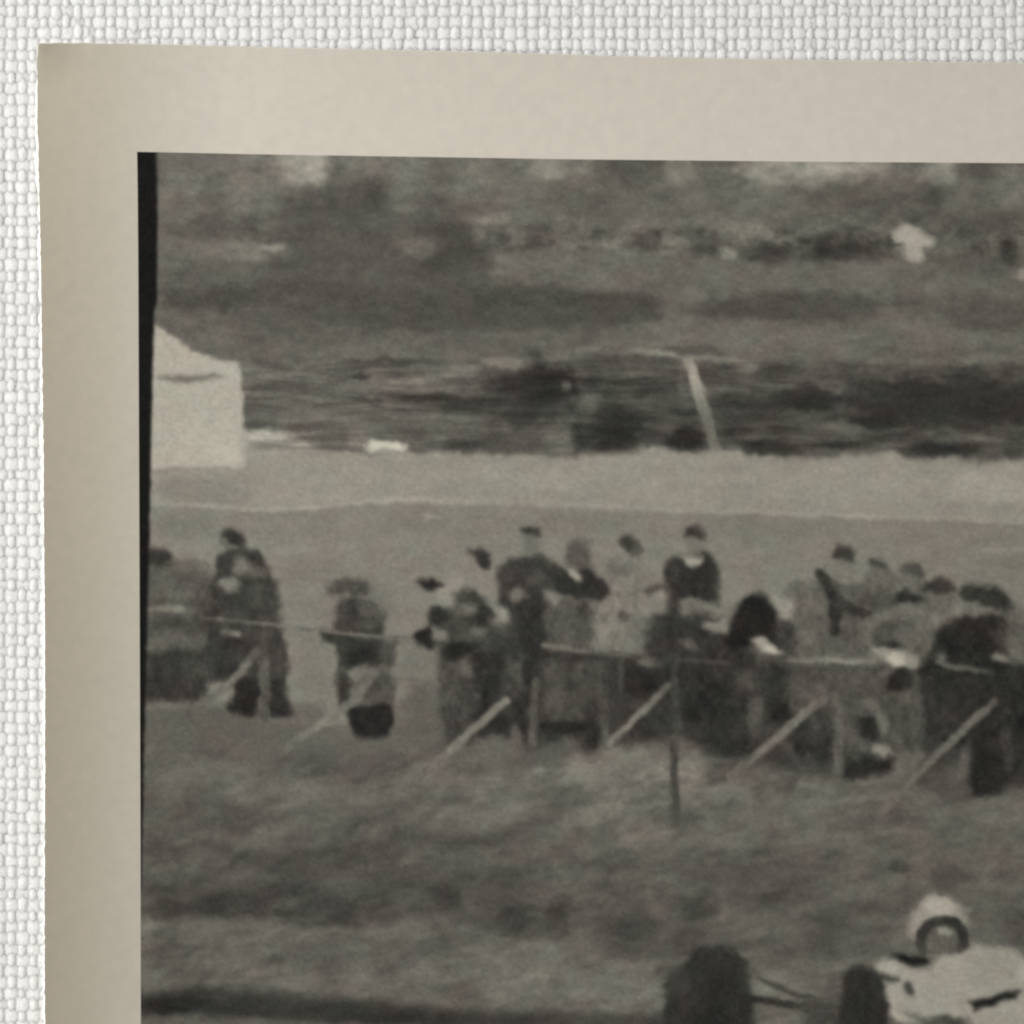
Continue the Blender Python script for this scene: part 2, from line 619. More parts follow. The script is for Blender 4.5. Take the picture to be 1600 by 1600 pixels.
t 9 130 860 1400 1160 1260 12
# tent
f printed_tent pale canvas tent with a dark mouth slit printed at the left edge of the picture
p 168 3 232,500 238,502 245,508 262,521 282,535 300,546 320,555 340,563 358,567 372,569 375,576 377,600 380,640 383,680 384,712 383,729 372,731 340,730 300,733 270,731 232,734
g 236 380 640 730 173 .6
g 335 384 690 730 180 .6
g 236 275 610 725 164 .6
g 360 378 566 600 176 .6
g 236 380 560 582 172 .6
p 158 3 372,598 377,600 384,712 384,728 378,728 377,660
p 120 4 244,586 262,585 290,587 310,586 335,584 351,587 338,591 318,595 296,599 275,597 255,592
l 112 3 262,591 300,594 330,588
f -
# people
p 60 12 690,1030 760,1010 850,1010 1000,1020 1240,1036 1400,1040 1660,1040 1660,1215 1560,1238 1500,1248 1400,1212 1330,1210 1250,1206 1170,1186 1110,1170 1060,1150 1000,1160 910,1168 830,1172 760,1156 690,1158
g 960 1060 1030 1150 54 .7
g 640 700 1060 1170 92 .8
g 1100 1250 955 1040 72 .7
f printed_person spectator cut by the left edge behind the rope
p 88 7 222,880 262,876 300,876 322,886 332,905 330,960 325,1000 325,1090 300,1098 262,1096 222,1098
p 54 6 226,862 240,858 258,857 268,861 270,872 262,882 240,886 226,884
g 262 325 876 892 104 .7
g 270 330 895 950 82 .6
g 300 332 900 960 72 .7
g 226 330 958 998 68 .8
g 235 275 975 1000 84 .6
g 228 262 1002 1018 92 .7
p 54 7 226,1020 250,1018 318,1018 324,1050 322,1086 300,1095 226,1092
g 285 322 1020 1080 68 .7
f -
f printed_person tall spectator in long dark coat with raised arms and field glasses
p 62 6 330,905 336,890 340,870 352,858 364,852 385,858 402,860 412,875 420,895 432,915 436,935 438,960 446,1000 450,1040 448,1075 452,1105 455,1118 424,1118 418,1080 405,1050 405,1118 372,1118 360,1112 366,1060 330,1068 320,1050 322,1000 322,960
p 50 5 345,850 346,834 354,826 366,826 378,832 383,843 382,858 372,858
g 344 358 840 852 112 .8
g 350 378 848 860 110 .8
p 58 5 338,890 346,870 356,860 366,862 364,885 352,898 342,905
p 56 5 382,862 398,860 408,872 414,888 404,890 390,876
p 118 6 366,872 380,870 392,884 390,896 374,898 364,888
g 388 420 885 905 96 .7
p 124 5 338,914 352,902 366,900 372,910 366,922 352,926 344,922
g 352 362 922 930 104 .7
g 365 436 908 960 62 .6
g 345 378 930 960 50 .7
g 390 436 960 1000 68 .6
g 322 372 1000 1068 48 .85
g 340 390 990 1030 46 .7
g 400 424 1000 1060 84 .7
g 424 450 985 1080 62 .8
g 412 424 975 1070 52 .6
p 36 5 362,1064 378,1056 402,1060 406,1090 402,1116 384,1118 356,1112 352,1102 364,1098
p 44 5 424,1062 442,1064 446,1092 452,1112 446,1118 424,1116 420,1080
g 352 378 984 997 132 .9
g 345 360 984 994 96 .7
f -
f printed_person child with a light face in a dark jacket and a pale skirt by the rope
g 505 580 900 935 88 .8
p 78 6 512,920 520,908 540,902 560,906 574,914 572,930 552,930 540,928 522,930
g 514 548 928 946 116 .8
p 62 6 524,950 536,940 556,935 580,940 600,962 604,985 602,1000 530,1000 524,980
g 560 602 935 985 84 .7
g 572 590 960 985 72 .6
p 54 5 504,986 520,984 540,990 560,998 600,1000 618,1006 612,1042 596,1050 570,1040 552,1046 528,1046 524,1010 506,1000
g 540 598 1010 1036 40 .85
g 590 622 1000 1042 80 .8
p 58 6 526,1044 545,1046 552,1070 548,1096 528,1098 524,1072
p 78 6 560,1050 600,1040 616,1060 614,1098 560,1098 555,1076
g 570 612 1060 1095 82 .7
p 132 5 543,1048 556,1046 564,1054 560,1062 546,1060
g 552 585 1040 1062 104 .6
p 34 5 544,1108 552,1100 580,1098 612,1100 615,1125 608,1150 585,1156 556,1152 552,1135 545,1120
f -
f printed_person spectator in a dark cap with a pale face turned left
p 140 8 684,916 700,902 716,898 722,912 715,930 706,945 690,940
p 44 5 650,908 660,904 672,903 688,910 692,916 684,920 664,921
g 660 680 906 917 34 .7
f -
f printed_person spectator in a tilted blue grey hat looking left
g 735 778 886 935 128 .7
p 52 5 734,862 748,859 764,866 770,876 764,888 756,888 746,876 738,868
g 750 768 868 886 46 .7
f -
f printed_person hooded spectator bending forward with field glasses
p 64 7 672,950 690,948 706,958 714,930 728,921 744,923 756,935 764,955 776,985 790,1015 795,1060 790,1100 760,1130 740,1160 700,1160 692,1130 690,1060 684,1025 676,1010 652,1010 654,990 668,980
g 712 758 922 944 60 .8
p 118 6 720,946 732,942 742,946 738,956 722,958
g 700 742 950 968 88 .7
g 742 768 946 980 40 .85
g 668 706 950 976 50 .8
p 36 5 650,990 662,982 676,988 680,1002 668,1012 652,1006
p 122 5 674,984 690,982 698,990 694,998 678,998
g 700 768 966 1010 68 .6
g 738 764 982 995 98 .7
g 685 752 1006 1036 38 .85
g 680 715 1010 1034 42 .8
g 692 728 1040 1140 72 .8
p 98 6 718,1030 736,1026 744,1034 742,1056 736,1062 718,1054
g 730 792 1014 1100 42 .85
g 750 778 1070 1110 34 .7
g 694 722 1095 1160 56 .8
g 770 790 1010 1050 56 .6
f -
f printed_person man in a flat cap and dark coat with hands near his face
p 112 6 816,838 840,836 843,852 838,868 818,868
p 56 5 810,830 816,824 830,822 842,828 846,840 832,838 818,836
p 58 6 776,905 782,884 792,872 820,868 845,868 868,884 888,896 896,912 884,930 862,945 856,980 852,1030 848,1060 836,1110 822,1150 812,1160 800,1120 790,1070 770,1040 762,1000 775,985 800,965 782,945 778,920
g 785 850 870 905 64 .6
p 112 6 796,926 806,918 822,924 826,932 812,938 798,936
g 784 800 926 946 52 .7
g 826 852 896 918 86 .7
p 142 4 778,958 786,952 794,956 794,964 786,969 779,964
g 755 800 972 1005 76 .8
g 765 800 990 1030 60 .7
g 806 856 935 1030 44 .85
g 760 790 1010 1090 44 .8
g 796 820 1030 1085 76 .7
g 818 834 1040 1080 50 .7
g 800 828 1085 1150 42 .8
g 820 850 1065 1090 50 .7
f -
f printed_person grey haired man with a white collar between two darker men
p 84 7 884,880 886,858 896,846 912,846 924,860 924,882 916,890 894,890
g 884 926 840 862 100 .6
g 880 900 870 900 96 .6
p 46 5 846,908 870,896 888,896 900,900 910,888 924,888 936,902 952,916 964,930 950,936 935,942 905,938 880,930 860,922 846,918
p 154 4 888,892 898,890 906,898 907,908 900,910 890,902
p 82 7 852,930 880,934 915,940 925,960 925,1016 856,1018 850,960
p 120 7 848,926 862,922 876,934 880,946 868,950 854,942
g 874 915 940 1000 86 .6
p 58 5 908,940 920,946 926,960 916,964 908,956
g 880 925 980 1012 76 .6
p 70 8 855,1030 940,1028 944,1080 940,1130 930,1160 905,1168 880,1160 850,1130 850,1060
g 845 950 1016 1036 50 .8
g 870 925 1040 1110 74 .6
g 840 905 1126 1148 42 .85
g 900 940 1090 1170 46 .8
g 940 975 1030 1120 62 .8
g 950 985 1025 1050 50 .7
f -
f printed_person dark haired man in a pale coat turned right
p 118 8 940,880 964,866 990,870 1008,890 1020,910 1040,930 1042,960 1035,1010 1010,1020 940,1016 926,1000 930,960 945,936 960,920 945,900
p 58 5 965,846 972,838 986,838 996,846 1002,862 996,868 986,864 972,856
g 984 1004 850 870 84 .8
g 950 1005 872 905 119 .6
g 950 972 882 892 104 .6
g 982 994 896 906 132 .7
g 942 985 938 966 130 .8
g 965 985 956 970 82 .8
g 932 982 968 1010 122 .8
g 975 1012 965 1016 102 .8
g 1000 1045 930 962 130 .8
g 906 935 930 1000 76 .6
f -
f printed_person man in a dark suit with a white scarf standing above the crowd
p 118 6 1070,840 1098,838 1099,860 1088,868 1074,864
p 60 5 1066,836 1070,824 1082,819 1094,822 1101,836 1098,842 1080,838
g 1092 1102 828 844 78 .7
p 48 6 1036,905 1040,880 1050,868 1064,866 1084,872 1096,862 1108,864 1118,874 1124,895 1125,935 1122,944 1102,942 1078,932 1062,938 1050,945 1044,925
g 1036 1062 870 910 58 .6
p 162 5 1064,868 1080,870 1094,872 1092,882 1084,886 1072,882
p 74 6 1000,924 1020,914 1042,910 1044,926 1010,930
p 58 6 1040,930 1066,936 1062,975 1044,980
g 1062 1102 938 968 100 .8
f -
f printed_person crouching spectator in a dark jacket below the suited man
p 52 8 1005,990 1022,975 1050,965 1090,970 1130,985 1145,1000 1180,1020 1182,1100 1180,1160 1150,1178 1110,1172 1070,1150 1062,1110 1058,1060 1010,1030
g 1015 1060 950 985 54 .8
g 1060 1130 955 982 62 .6
p 98 5 1058,1004 1074,1000 1090,1008 1088,1014 1070,1012
g 1010 1062 1020 1062 60 .6
g 1040 1066 1020 1046 84 .6
g 970 1060 1030 1100 42 .8
g 1000 1035 1030 1046 108 .7
g 1062 1135 1040 1140 38 .85
g 980 1060 1090 1160 54 .7
g 985 1015 1120 1165 44 .7
g 1136 1192 1044 1082 80 .8
g 1164 1198 1080 1150 74 .8
g 1110 1165 1085 1150 46 .7
g 1100 1180 1148 1185 38 .8
g 1060 1100 1130 1152 50 .7
f -
f printed_person spectator in a large dark hood with a pale scarf
p 146 6 1200,934 1216,930 1232,940 1240,958 1236,968 1224,966 1212,950
p 34 6 1134,1010 1136,990 1142,965 1154,945 1168,930 1182,926 1196,932 1206,948 1214,962 1222,985 1220,1012 1200,1000 1182,1004 1168,1010 1150,1014
p 64 7 1212,975 1236,968 1250,985 1248,1030 1225,1028 1215,1005
g 1186 1236 1028 1092 50 .85
p 150 5 1172,998 1190,996 1208,1004 1220,1018 1212,1024 1194,1020 1180,1012
g 1186 1218 1006 1022 184 .8
p 132 6 1104,976 1122,968 1136,966 1134,984 1112,986
g 1194 1238 1090 1135 40 .85
g 1170 1198 1085 1150 74 .6
f -
f printed_person capped man leading the row of spectators at right
p 90 10 1245,930 1275,910 1295,900 1330,905 1350,935 1362,960 1362,1030 1245,1030
g 1300 1334 870 908 116 .9
p 58 5 1303,872 1304,860 1314,852 1326,853 1336,864 1336,876 1322,876
g 1296 1326 900 912 130 .6
p 62 6 1276,892 1290,888 1302,905 1312,925 1302,928 1284,922
g 1296 1318 925 985 44 .9
g 1308 1360 940 965 54 .8
g 1244 1296 915 1020 98 .8
g 1316 1362 905 935 82 .7
f -
f printed_person second spectator from the capped man, with brown hair
p 92 8 1340,930 1352,905 1370,890 1392,895 1410,920 1410,950 1380,960 1345,955
p 70 5 1354,880 1360,872 1374,872 1382,880 1388,896 1378,892 1364,886
g 1358 1382 888 912 108 .8
g 1376 1412 895 930 92 .7
f -
f printed_person third spectator of the row, grey haired
p 98 8 1402,915 1416,900 1440,905 1452,930 1446,948 1404,945
p 76 5 1408,892 1418,880 1432,880 1442,890 1446,904 1430,902 1414,898
g 1415 1446 905 928 100 .8
f -
f printed_person spectator in a domed dark hat among the row
p 56 5 1440,920 1448,908 1462,902 1476,904 1490,914 1496,924 1480,928 1460,928 1446,926
g 1430 1500 926 945 92 .8
f -
f printed_person bare headed man in front, in a pale jacket
p 94 9 1360,985 1385,960 1400,955 1430,950 1450,965 1462,990 1466,1030 1440,1040 1420,1020 1380,1008 1362,1004
p 42 5 1394,938 1402,928 1418,925 1434,930 1446,938 1436,944 1418,943 1400,944
g 1400 1442 942 968 104 .85
g 1365 1402 962 1005 76 .8
g 1358 1380 960 975 98 .6
g 1428 1466 970 1030 98 .7
g 1440 1490 935 965 88 .7
g 1380 1420 1005 1018 66 .7
f -
f printed_person man in a brimmed hat and dark overcoat
p 50 5 1498,928 1506,916 1520,911 1540,916 1562,920 1572,934 1582,950 1568,956 1550,950 1530,944 1508,940
g 1498 1535 940 962 108 .85
p 42 7 1462,985 1478,972 1510,962 1550,956 1570,965 1576,1000 1576,1030 1600,1040 1640,1050 1640,1160 1590,1200 1560,1240 1520,1244 1512,1200 1500,1170 1450,1150 1436,1100 1432,1040 1450,1030 1456,1010
g 1490 1560 975 1020 38 .7
g 1550 1600 940 1020 78 .6
g 1575 1640 955 1050 84 .8
g 1470 1520 1040 1060 36 .7
p 122 5 1546,1020 1560,1016 1572,1024 1578,1034 1566,1038 1552,1030
p 104 5 1464,1020 1474,1017 1480,1026 1474,1034 1464,1032
g 1440 1520 1060 1150 52 .7
g 1520 1640 1060 1120 40 .7
g 1540 1620 1080 1130 52 .6
g 1516 1556 1150 1236 38 .8
g 1556 1590 1120 1220 58 .7
g 1578 1620 1115 1150 34 .8
g 1580 1640 1150 1220 52 .8
f -
f printed_person crouching spectator with pale sleeves under the rope at right
p 80 9 1240,1045 1300,1042 1370,1044 1430,1050 1442,1090 1440,1150 1420,1200 1330,1212 1250,1200 1200,1150 1230,1100
p 84 8 1246,1060 1300,1050 1310,1085 1260,1100
g 1236 1290 1045 1070 66 .6
p 150 5 1362,1010 1378,1016 1396,1022 1414,1022 1428,1028 1436,1038 1420,1046 1400,1042 1388,1032 1372,1022
g 1386 1418 1022 1044 188 .85
g 1414 1438 1028 1046 146 .7
g 1374 1402 1044 1060 112 .8
p 40 6 1390,1054 1408,1046 1422,1054 1424,1078 1408,1086 1388,1078 1382,1070
g 1350 1372 1088 1112 98 .8
g 1368 1388 1115 1150 104 .8
g 1395 1440 1075 1100 88 .7
g 1385 1442 1095 1170 66 .8
g 1338 1372 1120 1156 48 .8
g 1220 1300 1110 1205 54 .8
g 1240 1262 1130 1190 44 .7
p 142 5 1362,1160 1376,1160 1392,1166 1394,1178 1386,1182 1366,1174
p 44 7 1318,1184 1345,1176 1375,1186 1392,1190 1384,1204 1350,1216 1318,1214
g 1366 1392 1186 1204 38 .7
g 1310 1345 1170 1190 60 .7
f -
g 1396 1436 1172 1222 100 .85
g 1440 1512 1190 1250 80 .8
g 1500 1516 1165 1220 98 .8
g 660 700 1150 1170 92 .6
g 740 800 1152 1180 100 .7
g 840 905 1150 1180 90 .6
# second printing: small tones in the crowd
g 740 802 1104 1148 38 .85
p 100 5 752,1172 766,1152 782,1150 800,1172
p 94 5 790,1168 796,1140 804,1128 814,1150 818,1170
g 806 846 1026 1078 42 .8
g 798 816 1030 1078 80 .7
g 852 864 1028 1060 80 .7
g 674 692 948 978 42 .8
g 694 762 1003 1021 34 .85
g 742 768 980 990 100 .7
g 706 722 960 980 84 .6
g 780 800 880 905 74 .5
g 800 840 872 886 52 .6
g 840 866 900 922 72 .6
g 866 880 1036 1128 84 .6
g 884 896 1044 1120 62 .6
g 906 920 1040 1110 78 .6
g 842 938 1126 1150 38 .85
g 850 872 1146 1164 44 .7
g 914 938 1120 1172 38 .85
g 876 914 1152 1180 92 .7
g 952 992 884 902 102 .7
g 960 986 900 925 126 .5
g 963 982 956 974 76 .8
g 930 952 975 1000 132 .6
g 1000 1020 985 1010 96 .6
g 974 1034 1034 1094 36 .85
g 994 1018 1026 1044 112 .8
g 984 1014 1092 1112 68 .7
g 1014 1052 924 962 128 .7
g 1040 1068 924 976 56 .8
g 1070 1098 938 966 106 .7
g 1080 1120 950 975 62 .5
g 1098 1128 968 986 132 .7
g 1046 1060 880 905 64 .6
g 1100 1118 890 930 42 .6
g 1222 1264 910 932 92 .7
g 1248 1276 934 1012 102 .7
g 1276 1292 930 1010 86 .5
l 50 13 1280,894,60 1292,912,56 1304,938,46 1306,986,48
l 54 14 1308,944 1330,950 1358,962
g 1308 1334 902 914 134 .7
g 1340 1398 924 952 70 .7
g 1374 1394 898 916 108 .6
g 1402 1426 908 922 108 .6
l 108 5 1352,968 1368,960 1388,962
g 1400 1440 946 976 110 .7
g 1364 1402 968 1006 70 .7
g 1362 1412 1002 1016 48 .8
g 1406 1430 980 1020 104 .5
g 1498 1532 944 962 114 .7
g 1452 1490 930 950 104 .6
g 1350 1376 1088 1112 106 .8
g 1366 1388 1116 1148 112 .8
g 1344 1374 1122 1160 38 .85
g 1424 1442 1080 1172 86 .7
g 1398 1424 1084 1106 94 .7
g 1384 1422 1048 1086 36 .85
p 102 6 1432,1170 1448,1180 1404,1224 1380,1220
g 1272 1300 1128 1198 48 .8
g 1196 1238 1092 1138 38 .85
g 1168 1192 1080 1152 82 .7
g 1234 1264 1058 1088 88 .6
g 1306 1340 1060 1140 70 .6
g 1326 1350 1160 1186 74 .6
g 1498 1514 1168 1228 102 .7
g 1512 1552 1150 1242 34 .8
g 1564 1582 1138 1204 74 .7
g 1450 1490 1100 1140 54 .5
g 1480 1520 1190 1240 86 .7
g 250 300 905 940 98 .6
g 240 275 930 945 76 .6
g 262 300 970 1000 86 .6
g 275 320 1030 1060 62 .6
g 330 350 905 960 50 .6
g 400 425 930 955 72 .5
g 372 392 1000 1060 58 .6
g 432 446 1010 1060 72 .6
g 536 560 950 975 50 .7
g 566 586 945 965 92 .6
g 598 618 990 1010 94 .6
g 530 545 1060 1085 46 .6
g 575 600 1065 1090 66 .6
g 790 912 562 640 44 .8
g 824 900 575 618 40 .7
g 905 1000 628 708 42 .7
g 846 898 664 708 104 .8
g 876 892 596 616 92 .8
g 900 940 616 644 110 .7
g 760 832 558 574 122 .6
g 1040 1100 668 706 42 .8
# fence
f printed_fence rope fence with posts and slanting braces in front of the crowd
l 106 9 232,952,104 250,951,118 280,951,122 300,956,96
l 100 5 318,966,92 345,968,100 372,970,92 400,972,112 425,975,118 445,979,112 490,984,106 520,987,110 550,991,124 575,993,126 600,996,112 625,996,104 650,1000,92
l 104 7 848,1008,120 860,1010,118 880,1012,108 910,1016,106 930,1018,92
l 84 5 940,1022 980,1025 1010,1030
l 78 4 1060,1030 1100,1032 1140,1036
l 118 7 1230,1032,96 1250,1031,112 1280,1032,130 1320,1033,138 1350,1032,130 1372,1034,110
l 96 8 1466,1034,106 1480,1040,92 1505,1044,92 1530,1048,84 1550,1052,66
l 108 12 400,1020,98 390,1032,104 370,1056,112 350,1076,106 335,1088,110 320,1097,98 300,1108,98 284,1120,92
l 82 11 412,992,74 414,1030,84 415,1080,84 414,1120,78
l 106 11 596,1044,92 576,1066,106 556,1090,112 540,1106,116 520,1122,116 500,1134,122 484,1144,124 466,1156,108 446,1170,98
l 124 11 790,1094,132 772,1110,126 750,1130,124 730,1148,124 712,1166,122 694,1182,118 676,1196,110 664,1206,106 648,1220,100
l 84 11 836,1064,76 834,1100,84 832,1140,86 832,1160,92
l 74 10 862,1030 862,1056
l 74 11 942,1042,70 943,1090,74 944,1140,80 944,1165,92
l 74 9 970,1032 969,1076
l 122 10 1042,1072,92 1020,1095,112 1000,1115,126 982,1134,130 965,1150,122 948,1166,112 940,1174,104 926,1188,104
l 66 12 1052,1040 1056,1090 1058,1140
l 118 12 1288,1092,98 1268,1106,114 1250,1120,126 1230,1138,122 1212,1155,120 1194,1170,112 1178,1184,106 1160,1196,104 1142,1212,104
l 92 13 1304,1086,92 1310,1120,94 1310,1160,96 1308,1204,98
l 100 11 1554,1096,84 1540,1108,104 1520,1128,106 1500,1146,108 1480,1164,110 1460,1184,106 1440,1204,108 1420,1224,106 1402,1242,104 1386,1260,106 1370,1276,100
l 64 10 1574,1140 1576,1200
l 70 11 1052,1154,84 1053,1180,68 1053,1215,68 1054,1245,72 1055,1285,76
g 1044 1062 1238 1288 76 .6
f -
# racing car
g 1160 1310 1500 1625 106 .9
g 1172 1262 1506 1562 117 .8
g 1170 1320 1490 1506 96 .7
g 1240 1300 1506 1545 96 .7
g 1260 1320 1500 1520 116 .5
g 1250 1312 1548 1625 70 .9
g 1290 1308 1512 1560 84 .7
g 1180 1250 1575 1625 104 .7
f printed_racing_car pale single seat racing car cut off at the corner of the picture
p 158 7 1366,1512 1372,1500 1382,1496 1396,1504 1420,1512 1446,1512 1462,1500 1490,1486 1520,1479 1550,1478 1580,1486 1605,1500 1640,1520 1660,1640 1460,1640 1430,1606 1404,1592 1388,1578 1384,1560 1382,1540 1376,1532 1366,1522
g 1500 1604 1484 1548 146 .85
g 1440 1500 1506 1560 152 .6
g 1470 1520 1546 1580 146 .6
g 1590 1612 1500 1540 172 .7
g 1370 1402 1502 1522 172 .8
g 1440 1500 1515 1590 158 .6
g 1386 1402 1535 1570 166 .7
g 1540 1600 1530 1552 156 .6
p 112 5 1410,1578 1440,1588 1470,1590 1510,1590 1522,1600 1500,1620 1450,1620 1430,1596
p 170 4 1384,1574 1400,1582 1424,1592 1446,1604 1430,1606 1400,1596
g 1448 1505 1588 1625 52 .9
g 1508 1520 1584 1596 96 .6
g 1515 1590 1578 1620 150 .7
p 60 5 1362,1522 1384,1524 1404,1526 1402,1532 1384,1534 1370,1530
g 1400 1500 1594 1640 88 .6
p 26 5 1394,1492 1406,1490 1424,1494 1446,1496 1450,1504 1438,1510 1420,1511 1406,1506
p 70 5 1410,1540 1416,1534 1424,1538 1428,1550 1426,1558 1418,1556 1412,1550
p 28 5 1514,1566 1530,1560 1556,1554 1580,1546 1594,1548 1592,1558 1566,1566 1540,1574 1522,1577
f -
f printed_wheel near front tyre of the racing car
p 50 6 1034,1590 1038,1560 1046,1530 1056,1512 1072,1500 1082,1484 1100,1479 1120,1477 1140,1483 1154,1500 1164,1520 1172,1550 1176,1580 1178,1660 1045,1660 1036,1620
g 1076 1172 1484 1640 44 .9
g 1084 1150 1490 1530 50 .6
g 1100 1130 1530 1640 40 .5
g 1040 1078 1506 1560 62 .7
g 1040 1070 1560 1600 46 .7
g 1150 1172 1500 1560 50 .7
g 1070 1150 1570 1640 34 .7
l 50 5 1152,1496 1160,1500 1168,1503
f -
f printed_wheel second front tyre beside the nose of the racing car
p 46 6 1306,1600 1310,1560 1318,1526 1330,1513 1350,1511 1368,1518 1380,1530 1386,1560 1388,1600 1390,1660 1306,1660
g 1326 1384 1530 1640 42 .8
g 1255 1310 1568 1640 68 .6
f -
f printed_suspension dark suspension arms between the front tyres
l 42 11 1160,1558,42 1190,1562,44 1215,1568,48 1250,1571,64 1300,1572,72
l 68 8 1180,1526,88 1200,1535,72 1225,1545,66 1250,1556,70 1290,1562,84
g 1250 1300 1512 1516 116 .5
f -
f printed_driver driver in a pale open faced helmet
p 150 7 1420,1444 1424,1428 1434,1412 1450,1401 1466,1398 1482,1400 1498,1410 1508,1424 1513,1440 1505,1450 1490,1440 1470,1436 1450,1444 1438,1456 1428,1462 1420,1456
g 1440 1490 1402 1430 174 .8
g 1490 1514 1415 1440 140 .5
p 96 6 1440,1480 1442,1460 1456,1446 1480,1444 1498,1452 1504,1468 1500,1486 1470,1494 1448,1492
g 1448 1470 1450 1480 84 .6
p 146 4 1464,1448 1476,1446 1488,1456 1484,1464 1470,1462
g 1468 1490 1468 1486 104 .5
l 54 13 1442,1486,70 1438,1472,56 1440,1458,52 1448,1446,54 1462,1440,56 1478,1438,50 1492,1440,50 1502,1450,48 1507,1464,48 1508,1476,54 1500,1482,70
g 1480 1506 1434 1452 48 .7
g 1450 1500 1462 1492 96 .5
f -
f film_edge black strip of film edge along the left side of the picture
p 20 1.2 195,225 245,225 246,300 245,400 245,470 241,492 239,560 237,650 235,750 233,850 230.5,950 228,1050 225.5,1150 223,1250 221,1350 219,1420 217,1500 195,1500
f -
'''
TONE = 1.06

# ------------------------------------------------------------------ table under the cloth
TZ = -1.8 * U
mesh('table_top', [(-.5, -.5, TZ), (.5, -.5, TZ), (.5, .5, TZ), (-.5, .5, TZ),
                   (-.5, -.5, -.03), (.5, -.5, -.03), (.5, .5, -.03), (-.5, .5, -.03)],
     [(0, 1, 2, 3), (7, 6, 5, 4), (0, 4, 5, 1), (1, 5, 6, 2), (2, 6, 7, 3), (3, 7, 4, 0)], m_table, smooth=False)['kind'] = 'structure'

# ------------------------------------------------------------------ the cloth, thread by thread
PX, PY = 17.35, 17.25              # thread spacing
AMP, HH = .7, .74                 # wave of a thread, half its thickness
rs = np.random.RandomState(3)
cloth = empty('woven_cloth', 'white plain-weave linen cloth lying under the photograph', 'cloth')
def w2(px, py, z):
    return np.stack([(px - 800) * U, (800 - py) * U, z * U], -1)
def thread(k, lo, hi, vertical):
    p_own, p_cross = (PX, PY) if vertical else (PY, PX)
    s = np.arange(lo, hi, p_cross / 8)
    q = s / p_cross
    j = np.rint(q).astype(int)
    up = np.cos(math.pi * q) * (1 if k % 2 == 0 else -1)          # +1: on top of the crossing thread
    if not vertical: up = -up
    slow = np.interp(s, np.arange(lo - 60, hi + 260, 90), rs.normal(0, 1, len(np.arange(lo - 60, hi + 260, 90))))
    fast = np.interp(s, np.arange(lo - 20, hi + 60, 14), rs.normal(0, 1, len(np.arange(lo - 20, hi + 60, 14))))
    base = (.37 if vertical else .60) * p_own * (1 + rs.normal(0, .07))
    wd = base * (1 + .06 * slow + .10 * fast + (.09 if vertical else .05) * up)
    wd = np.minimum(wd, .70 * p_own)
    c = k * p_own + rs.normal(0, .5) + .45 * slow + .3 * fast
    z = AMP * np.sign(up) * np.abs(up) ** .8 + .22 * fast + (.15 if vertical else .1)
    off = np.linspace(-1, 1, 9)
    hgt = (1 - 1.5 * off ** 2) * 1.3 if vertical else .45 - .75 * off ** 2
    C = c[:, None] + wd[:, None] * off; S = np.repeat(s[:, None], 9, 1)
    Z = z[:, None] + HH * (1 + .08 * fast[:, None]) * hgt - HH * .2
    Z = Z + rs.normal(0, .13, Z.shape); C = C + rs.normal(0, .28, C.shape)
    V = w2(C, S, Z) if vertical else w2(S, C, Z)
    n = len(s)
    i = (np.arange(n - 1)[:, None] * 9 + np.arange(8)).ravel()
    F = np.stack([i, i + 1, i + 10, i + 9], -1)
    if vertical: F = F[:, ::-1]
    mesh('thread', V.reshape(-1, 3), F[:, ::-1], m_thread, cloth)
FAR = 2150
for k in range(-8, 124):
    x = k * PX
    thread(k, -140, FAR if x < 112 else 136, True)
for k in range(-8, 124):
    y = k * PY
    thread(k, -140, FAR if y < 136 else 112, False)

# ------------------------------------------------------------------ the photograph
THICK = 5.5
LIFT = AMP + HH + 1.2              # underside rests on the cloth
PX_R, PX_B, PAPER_R, PAPER_B = 4000, 3100, 4150, 3250
def bent(px, py):
    """height of the print's face: flat, its left side and upper edge curling up"""
    a = np.clip(1 - (px - 62) / 300, 0, 1.1)
    t = np.clip(1 - (py - 74) / 120, 0, 1.1)
    return LIFT + THICK + np.interp(py, [60, 350, 1000, 1700], CURL_L) * a ** 1.9 + CURL_T * t ** 2 + 7 * np.clip(1 - np.hypot(px - 60, py - 70) / 75, 0, 1) ** 2
CURL_L, CURL_T = (32, 44, 60, 64), 5
def edge_in(n, pts):
    p = np.array(pts, float)
    return np.interp(n, p[:, 0], p[:, 1])
PL = [(60, 65), (72, 62), (82, 60), (110, 57.5), (200, 58), (260, 60), (350, 62), (450, 64), (600, 66), (700, 67.5), (900, 69), (1000, 70), (1300, 70), (1420, 69), (1600, 70), (3300, 74)]
XL = [(230, 214), (300, 215), (420, 216), (900, 218), (1300, 219.5), (1600, 220), (3300, 222)]
PT = [(55, 71), (64, 68.5), (100, 67), (200, 68.5), (350, 72), (500, 76), (700, 80), (900, 86), (1100, 91), (1300, 94.5), (1500, 97.5), (1600, 98.5), (4200, 116)]
XT = [(210, 237), (400, 241), (650, 245), (900, 249), (1250, 252.5), (1600, 255), (4200, 275)]
gx = np.concatenate([np.linspace(64, 216, 39)[:-1], np.arange(216, 1624, 2), np.arange(1624, 1900, 8), np.linspace(1900, PX_R, 60), [4050, 4100, PAPER_R]])
gy = np.concatenate([np.linspace(82, 244, 41)[:-1], np.arange(244, 1624, 2), np.arange(1624, 1900, 8), np.linspace(1900, PX_B, 36), [3150, 3200, PAPER_B]])
ic0, ic1 = 38, len(gx) - 4         # first and last picture column
jr0, jr1 = 40, len(gy) - 4
NX, NY = np.meshgrid(gx, gy)
tx = np.clip((NX - 64) / 152, 0, 1); fx = np.clip(1 - (NX - 216) / 120, 0, 1)
